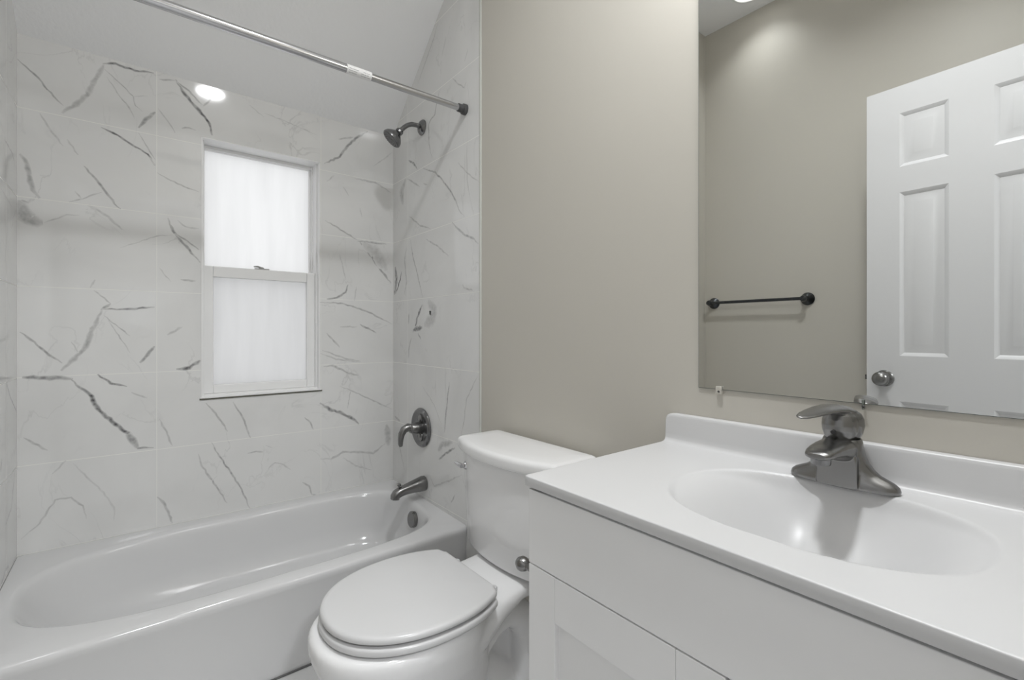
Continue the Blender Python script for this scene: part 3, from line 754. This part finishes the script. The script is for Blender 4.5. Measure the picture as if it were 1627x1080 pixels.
# rounded front edge and left end, then underside
prev = [idx[i][ny] for i in range(nx, -1, -1)] + [idx[0][j] for j in range(ny-1, -1, -1)]
def outline(o_, z):
    pts = []
    for i in range(nx, -1, -1): pts.append((xs[i], TY1-er+o_, z))
    pts[-1] = (TX0+er-o_*0.72, TY1-er+o_*0.72, z)
    for j in range(ny-1, -1, -1): pts.append((TX0+er-o_, ys[j], z))
    return pts
for o_, z in ((0.0036, TZ-0.0003), (0.0046, TZ-0.0010), (0.005, TZ-0.0022), (0.005, TZ-0.0178), (0.0045, TZ-0.0185), (-0.03, TZ-0.0185)):
    cur = [mb.vert(p) for p in outline(o_, z)]
    for a in range(len(cur)-1): mb.face((prev[a], prev[a+1], cur[a+1], cur[a]))
    prev = cur
top = child(mb, 'countertop', [M_TOP], vt, smooth=50)
# backsplash with a cove at its foot, swept along y
prof = [(-0.0385, 0.8118), (-0.030, 0.8128), (-0.0245, 0.8160), (-0.0220, 0.8220), (-0.0215, 0.832), (-0.0200, 0.872), (-0.0192, 0.8775), (-0.0178, 0.8798), (-0.0150, 0.8807), (-0.001, 0.8805), (-0.001, 0.800), (-0.0385, 0.800)]
rg = []
for y, sh_ in ((TY0, 0), (TY1-0.020, 0), (TY1-0.010, 0.0015), (TY1-0.004, 0.005), (TY1-0.001, 0.010)):
    rg.append([(x, y, z - (sh_ if z > 0.84 else 0)) for x, z in prof])
mb = MB(); mb.rings(rg)
child(mb, 'backsplash', [M_TOP], vt, smooth=50)
mb = MB(); mb.lathe((-0.241, -2.032, TZ-0.1155), (0, 0, 1), [(0.022, 0), (0.0215, 0.002), (0.016, 0.0025), (0.015, 0.0005), (0, 0.003)], 28)
child(mb, 'drain', [M_CHROME], vt)

# ------------------------------------------------------------------ faucet
FYC = -2.027; FZ = 0.8125
fa = thing('basin_faucet', (-0.072, FYC, FZ), 'brushed nickel single-lever basin faucet on the white sink top', 'faucet')
mb = MB()
fx = -0.070
def fring(z, ay, ax_, dx=0, n=2.4): return supel(fx+dx, FYC, ax_, ay, n, FZ+z, 48)
mb.rings([fring(0, 0.0815, 0.027, 0, 2.5), fring(0.005, 0.0825, 0.0275, 0, 2.5), fring(0.011, 0.0805, 0.0265, 0, 2.4), fring(0.016, 0.075, 0.0250, 0, 2.2), fring(0.0205, 0.066, 0.0235, 0, 2.1), fring(0.025, 0.056, 0.0230, 0, 2.1), fring(0.032, 0.047, 0.0235), fring(0.042, 0.0395, 0.024), fring(0.054, 0.0345, 0.025, -0.001), fring(0.066, 0.0315, 0.0255, -0.001), fring(0.076, 0.0295, 0.025, 0), fring(0.082, 0.0275, 0.024, 0.001)])
def xsec(x, z0, z1, hw, n=3.0, N_=32, hb=None):
    zc = (z0+z1)/2; hz = (z1-z0)/2; out = []
    for k in range(N_):
        t = 2*math.pi*k/N_; c, s_ = math.cos(t), math.sin(t); w_ = hw if hb is None else hw + (hb-hw)*(0.5-0.5*s_)
        out.append((x, FYC + w_*math.copysign(abs(c)**(2/n), c), FZ + zc + hz*math.copysign(abs(s_)**(2/n), s_)))
    return out
# spout, thick at the body and reaching out over the basin
mb.rings([xsec(-0.050, 0.034, 0.081, 0.0258), xsec(-0.080, 0.040, 0.0835, 0.0271, 2.8), xsec(-0.105, 0.048, 0.0835, 0.0267, 2.8), xsec(-0.130, 0.0555, 0.0825, 0.0254, 2.8), xsec(-0.155, 0.0595, 0.0805, 0.0237, 2.8), xsec(-0.175, 0.0605, 0.0780, 0.0215, 2.8), xsec(-0.187, 0.0615, 0.0750, 0.0185, 2.6), xsec(-0.193, 0.0635, 0.0720, 0.0129, 2.4)])
# front panel between the spout and the base
mb.rings([xsec(-0.055, -0.0005, 0.062, 0.0255, 8, 40, 0.0345), xsec(-0.098, -0.0005, 0.062, 0.0255, 8, 40, 0.0345), xsec(-0.1015, 0.001, 0.060, 0.0232, 6, 40, 0.035)])
bd = child(mb, 'faucet_body', [M_NICK], fa, smooth=None)
rm = bd.modifiers.new('remesh', 'REMESH'); rm.mode = 'VOXEL'; rm.voxel_size = 0.0013; rm.use_smooth_shade = True
sm = bd.modifiers.new('smooth', 'SMOOTH'); sm.iterations = 4; sm.factor = 0.5
mb = MB(); mb.lathe((-0.172, FYC, FZ+0.0625), (0, 0, -1), [(0.0145, -0.002), (0.0145, 0.008), (0.0135, 0.0105), (0.010, 0.0105), (0.010, 0.006), (0, 0.006)], 28)
child(mb, 'aerator', [M_NICKD], fa)
# handle: egg-shaped cap over the body, with a hood running up its back and out as the lever blade
mb = MB()
cpt = Vector((-0.078, FYC+0.002, FZ+0.0755)); axh = Vector((0.10, 0.0, 1)).normalized()
prof = [(0.0225, 0.004), (0.0255, 0.009), (0.0290, 0.018), (0.0305, 0.028), (0.0300, 0.037), (0.0265, 0.046), (0.0200, 0.0525), (0.010, 0.056), (0.0, 0.057)]
mb.lathe(cpt, axh, [(r*0.90, h) for r, h in prof], 40)
mb.lathe(Vector((-0.063, FYC-0.003, FZ+0.076)), axh, [(0.021, 0.006), (0.025, 0.016), (0.0272, 0.028), (0.026, 0.040), (0.0215, 0.049), (0.0125, 0.055), (0.0, 0.057)], 40)
blade = [(-0.050, -0.003, 0.0470, 0.020, 0.010), (-0.066, -0.001, 0.0535, 0.0235, 0.009), (-0.084, 0.003, 0.0575, 0.0235, 0.0075), (-0.104, 0.008, 0.0590, 0.0225, 0.0060), (-0.126, 0.013, 0.0580, 0.0210, 0.0050), (-0.148, 0.018, 0.0555, 0.0190, 0.0042), (-0.167, 0.022, 0.0530, 0.0160, 0.0034), (-0.180, 0.0245, 0.0512, 0.0115, 0.0026), (-0.188, 0.026, 0.0502, 0.005, 0.0014)]
mb.rings([[(x, FYC + dy + 0.85*w_*math.cos(t), cpt.z + z + h_*math.sin(t) + 0.10*w_*math.cos(t)) for t in [2*math.pi*k/28 for k in range(28)]] for x, dy, z, w_, h_ in blade])
hd = child(mb, 'lever_handle', [M_NICK], fa, smooth=None)
rm = hd.modifiers.new('remesh', 'REMESH'); rm.mode = 'VOXEL'; rm.voxel_size = 0.0012; rm.use_smooth_shade = True
sm = hd.modifiers.new('smooth', 'SMOOTH'); sm.iterations = 3; sm.factor = 0.5
mb = MB(); mb.lathe((-0.062, FYC, FZ+0.078), (0.1, 0, 1), [(0.0215, 0), (0.0215, 0.006), (0.018, 0.007)], 28); child(mb, 'collar', [M_RUBBER], fa)
mb = MB(); mb.lathe((-0.1035, FYC+0.004, FZ+0.095), (-1, -0.1, -0.2), [(0.0035, 0), (0.0035, 0.0020), (0, 0.0022)], 12)
child(mb, 'set_screw', [M_RUBBER], fa)

# ------------------------------------------------------------------ mirror and clips
MY0, MY1, MZ0, MZ1 = -2.40, -1.716, 0.9485, 2.02
mi = thing('wall_mirror', (0, -2.05, MZ0), 'large frameless wall mirror above the vanity backsplash', 'mirror')
mb = MB().box(-0.004, -0.0005, MY0, MY1, MZ0, MZ1)
child(mb, 'mirror_backing', [M_MEDGE], mi, smooth=None)
mb = MB(); quad(mb, [(-0.0043, MY0+0.001, MZ0+0.001), (-0.0043, MY1-0.001, MZ0+0.001), (-0.0043, MY1-0.001, MZ1-0.001), (-0.0043, MY0+0.001, MZ1-0.001)])
child(mb, 'mirror_glass', [M_SILV], mi, smooth=None, recalc=False)
def clip(y, lab_, w_=0.014, mt=None):
    c = thing('mirror_clip', (0, y, MZ0), lab_, 'mirror clip', 'clips under the mirror')
    m_ = MB(); m_.box(-0.010, -0.0005, y-w_/2, y+w_/2, MZ0-0.010, MZ0-0.0005); m_.box(-0.010, -0.006, y-w_/2, y+w_/2, MZ0-0.0005, MZ0+0.008)
    child(m_, 'clip_body', [mt or M_CLIP], c, smooth=None, bevel=0.001)
    m_ = MB(); m_.lathe((-0.010, y-0.001, MZ0-0.004), (-1, 0, 0), [(0.0026, 0), (0.0024, 0.001), (0, 0.0014)], 12); child(m_, 'screw', [M_NICKD], c)
    return c
clip(-1.768, 'clear plastic clip holding the lower left corner of the mirror')
clip(-2.041, 'small clip under the mirror edge above the faucet handle', 0.003, M_MEDGE)

# ------------------------------------------------------------------ toilet paper holder on the cabinet side
tp = thing('toilet_paper_holder', (-0.43, VY1, 0.60), 'chrome toilet paper holder post on the vanity cabinet side, near the tank', 'toilet paper holder')
for x_ in (-0.437, -0.285):
    mb = MB(); mb.lathe((x_, VY1+0.0003, 0.612), (0, 1, 0), [(0.018, 0), (0.018, 0.003), (0.013, 0.007), (0.007, 0.010), (0.0065, 0.042), (0.011, 0.046), (0.0145, 0.054), (0.0145, 0.060), (0.010, 0.068), (0.0, 0.071)], 24)
    child(mb, 'post', [M_NICK], tp)
mb = MB(); mb.tube([(-0.437, VY1+0.056, 0.612), (-0.285, VY1+0.056, 0.612)], 0.006, 12); child(mb, 'roller_bar', [M_CHROME], tp)

# ------------------------------------------------------------------ towel bar on the left wall (seen in the mirror)
tw = thing('towel_bar', (W, -1.10, 1.254), 'dark metal towel bar on the beige left wall, seen in the mirror', 'towel bar')
for y_ in (-0.846, -1.355):
    mb = MB(); mb.lathe((W+0.0005, y_, 1.254), (1, 0, 0), [(0.033, 0), (0.0335, 0.005), (0.029, 0.010), (0.027, 0.014), (0.018, 0.020), (0.0125, 0.028), (0.0125, 0.044), (0.016, 0.050), (0.017, 0.060), (0.014, 0.070), (0.0, 0.074)], 32)
    child(mb, 'post', [M_BRONZE], tw)
mb = MB(); mb.tube([(W+0.058, -0.835, 1.254), (W+0.058, -1.366, 1.254)], 0.0085, 20)
child(mb, 'bar', [M_BRONZE], tw)

# ------------------------------------------------------------------ door_1, open into the room along the left wall (seen in the mirror)
door = bpy.data.objects.new('door_1', None); C.objects.link(door); struct(door)
DLEN = 0.683
door.location = (-1.382+0.0586*DLEN, -1.690-0.9983*DLEN, 0.0); door.rotation_euler = (0, 0, math.atan2(0.9983, -0.0586))
mb = MB(); DT = 0.035; DH = 2.076; DB = 0.012
px = [0, 0.111, 0.301, 0.422, 0.572, DLEN]; pz = [DB, 0.24, 0.80, 0.984, 1.645, 1.748, 1.965, DH]
pcx = (1, 3); pcz = (1, 3, 5)
for side in (0, 1):
    y_f = 0 if side == 0 else DT; sg = 1 if side == 0 else -1
    for i in range(5):
        for j in range(7):
            x0, x1, z0, z1 = px[i], px[i+1], pz[j], pz[j+1]
            if i in pcx and j in pcz:
                rings = [(0, 0), (0.004, 0.0015), (0.014, 0.0085), (0.022, 0.0085), (0.045, 0.0025), (0.048, 0.002)]
                ids = [[mb.vert((xx, y_f + sg*d_, zz)) for xx, zz in ((x0+o_, z0+o_), (x1-o_, z0+o_), (x1-o_, z1-o_), (x0+o_, z1-o_))] for o_, d_ in rings]
                for a, b in zip(ids, ids[1:]):
                    for k in range(4): mb.face((a[k], a[(k+1) % 4], b[(k+1) % 4], b[k]))
                mb.face(ids[-1])
            else: quad(mb, [(x0, y_f, z0), (x1, y_f, z0), (x1, y_f, z1), (x0, y_f, z1)])
quad(mb, [(0, 0, DB), (0, DT, DB), (0, DT, DH), (0, 0, DH)]); quad(mb, [(DLEN, 0, DB), (DLEN, DT, DB), (DLEN, DT, DH), (DLEN, 0, DH)])
quad(mb, [(0, 0, DH), (DLEN, 0, DH), (DLEN, DT, DH), (0, DT, DH)]); quad(mb, [(0, 0, DB), (DLEN, 0, DB), (DLEN, DT, DB), (0, DT, DB)])
lf = mb.build('door_leaf', [M_DOOR], door, smooth=20, recalc=False)
for sg, y0 in ((-1, 0.0), (1, DT)):
    mb = MB(); mb.lathe((DLEN-0.062, y0, 0.890), (0, sg, 0), [(0.033, 0.0005), (0.0335, 0.004), (0.030, 0.009), (0.016, 0.012), (0.0125, 0.018), (0.0125, 0.026), (0.020, 0.031), (0.0275, 0.038), (0.0295, 0.047), (0.0275, 0.057), (0.020, 0.065), (0.010, 0.0695), (0, 0.0705)], 36)
    mb.build('door_knob', [M_NICK], door)
mb = MB(); mb.box(DLEN-0.001, DLEN+0.009, 0.010, 0.024, 0.880, 0.900); mb.build('latch', [M_NICKD], door, smooth=None)

# door frame round the doorway
mb = MB()
mb.box(DX0-0.07, DX0, FY, FY+0.016, 0, DZ+0.07); mb.box(DX1, DX1+0.07, FY, FY+0.016, 0, DZ+0.07); mb.box(DX0, DX1, FY, FY+0.016, DZ, DZ+0.07)
mb.box(DX0, DX0+0.015, FY-0.12, FY, 0, DZ); mb.box(DX1-0.015, DX1, FY-0.12, FY, 0, DZ); mb.box(DX0+0.015, DX1-0.015, FY-0.12, FY, DZ-0.015, DZ)
struct(mb.build('trim_3', [M_DOOR], smooth=None, bevel=0.002))

# ------------------------------------------------------------------ lamps
def lamp(x, y, z, r, lab_, lens, power, spread=130, nm='recessed_light'):
    t_ = thing(nm, (x, y, z), lab_, 'ceiling light')
    m_ = MB(); m_.lathe((x, y, z-0.0003), (0, 0, -1), [(r+0.022, 0), (r+0.021, 0.004), (r+0.004, 0.008), (r, 0.006), (r, 0.001)], 48)
    m2 = MB()
    m2.rings([[(x+(q)*math.cos(2*math.pi*k/48), y+(q)*math.sin(2*math.pi*k/48), z-h_) for k in range(48)] for q, h_ in ((r+0.022, 0.0005), (r+0.021, 0.005), (r+0.003, 0.009), (r, 0.004))], cap=(False, False))
    child(m2, 'trim_ring', [M_CEIL], t_)
    m3 = MB(); m3.face([m3.vert((x+r*math.cos(2*math.pi*k/48), y+r*math.sin(2*math.pi*k/48), z-0.0045)) for k in range(48)])
    child(m3, 'lens', [lens], t_, smooth=None, recalc=False)
    ld = bpy.data.lights.new('lamp_light', 'AREA'); ld.shape = 'DISK'; ld.size = 2*r*0.96; ld.energy = power; ld.spread = R(spread); ld.color = (0.965, 0.985, 1.0)
    lo_ = bpy.data.objects.new('lamp_light', ld); C.objects.link(lo_); lo_.parent = t_; lo_.location = (0, 0, -0.0075)
lamp(-1.516, -1.136, H, 0.072, 'round recessed ceiling light close to the left wall, seen at the top of the mirror', M_LENS, LAMP_A, 110)
lamp(-0.616, -1.900, H, 0.085, 'round recessed ceiling light over the vanity, reflected in the back wall tile', M_LENS, LAMP_B, 150)
lamp(-1.0, -3.9, 2.5, 0.16, 'round fill lamp added in the unseen hall outside the door', M_HLENS, HALL_FILL, 175, 'hall_fill_light')

vl = thing('vanity_light', (0, -2.04, 2.20), 'three-globe wall light on the beige wall high above the mirror', 'wall light')
mb = MB().box(-0.022, -0.0005, -2.33, -1.75, 2.165, 2.235); child(mb, 'back_plate', [M_NICK], vl, bevel=0.004)
for y_ in (-2.24, -2.04, -1.84):
    mb = MB(); mb.tube([(-0.02, y_, 2.20), (-0.10, y_, 2.20), (-0.115, y_, 2.192), (-0.12, y_, 2.178)], 0.008, 12)
    mb.lathe((-0.12, y_, 2.182), (0, 0, -1), [(0.012, 0), (0.026, 0.006), (0.028, 0.02)], 24)
    child(mb, 'lamp_arm', [M_NICK], vl)
    mb = MB(); mb.lathe((-0.12, y_, 2.165), (0, 0, -1), [(0.026, 0)] + [(0.064*math.sin(a), 0.060-0.064*math.cos(a)) for a in [math.radians(d) for d in range(26, 180, 11)]] + [(0.0, 0.124)], 32)
    child(mb, 'globe_shade', [M_GLOBE], vl, smooth=80)
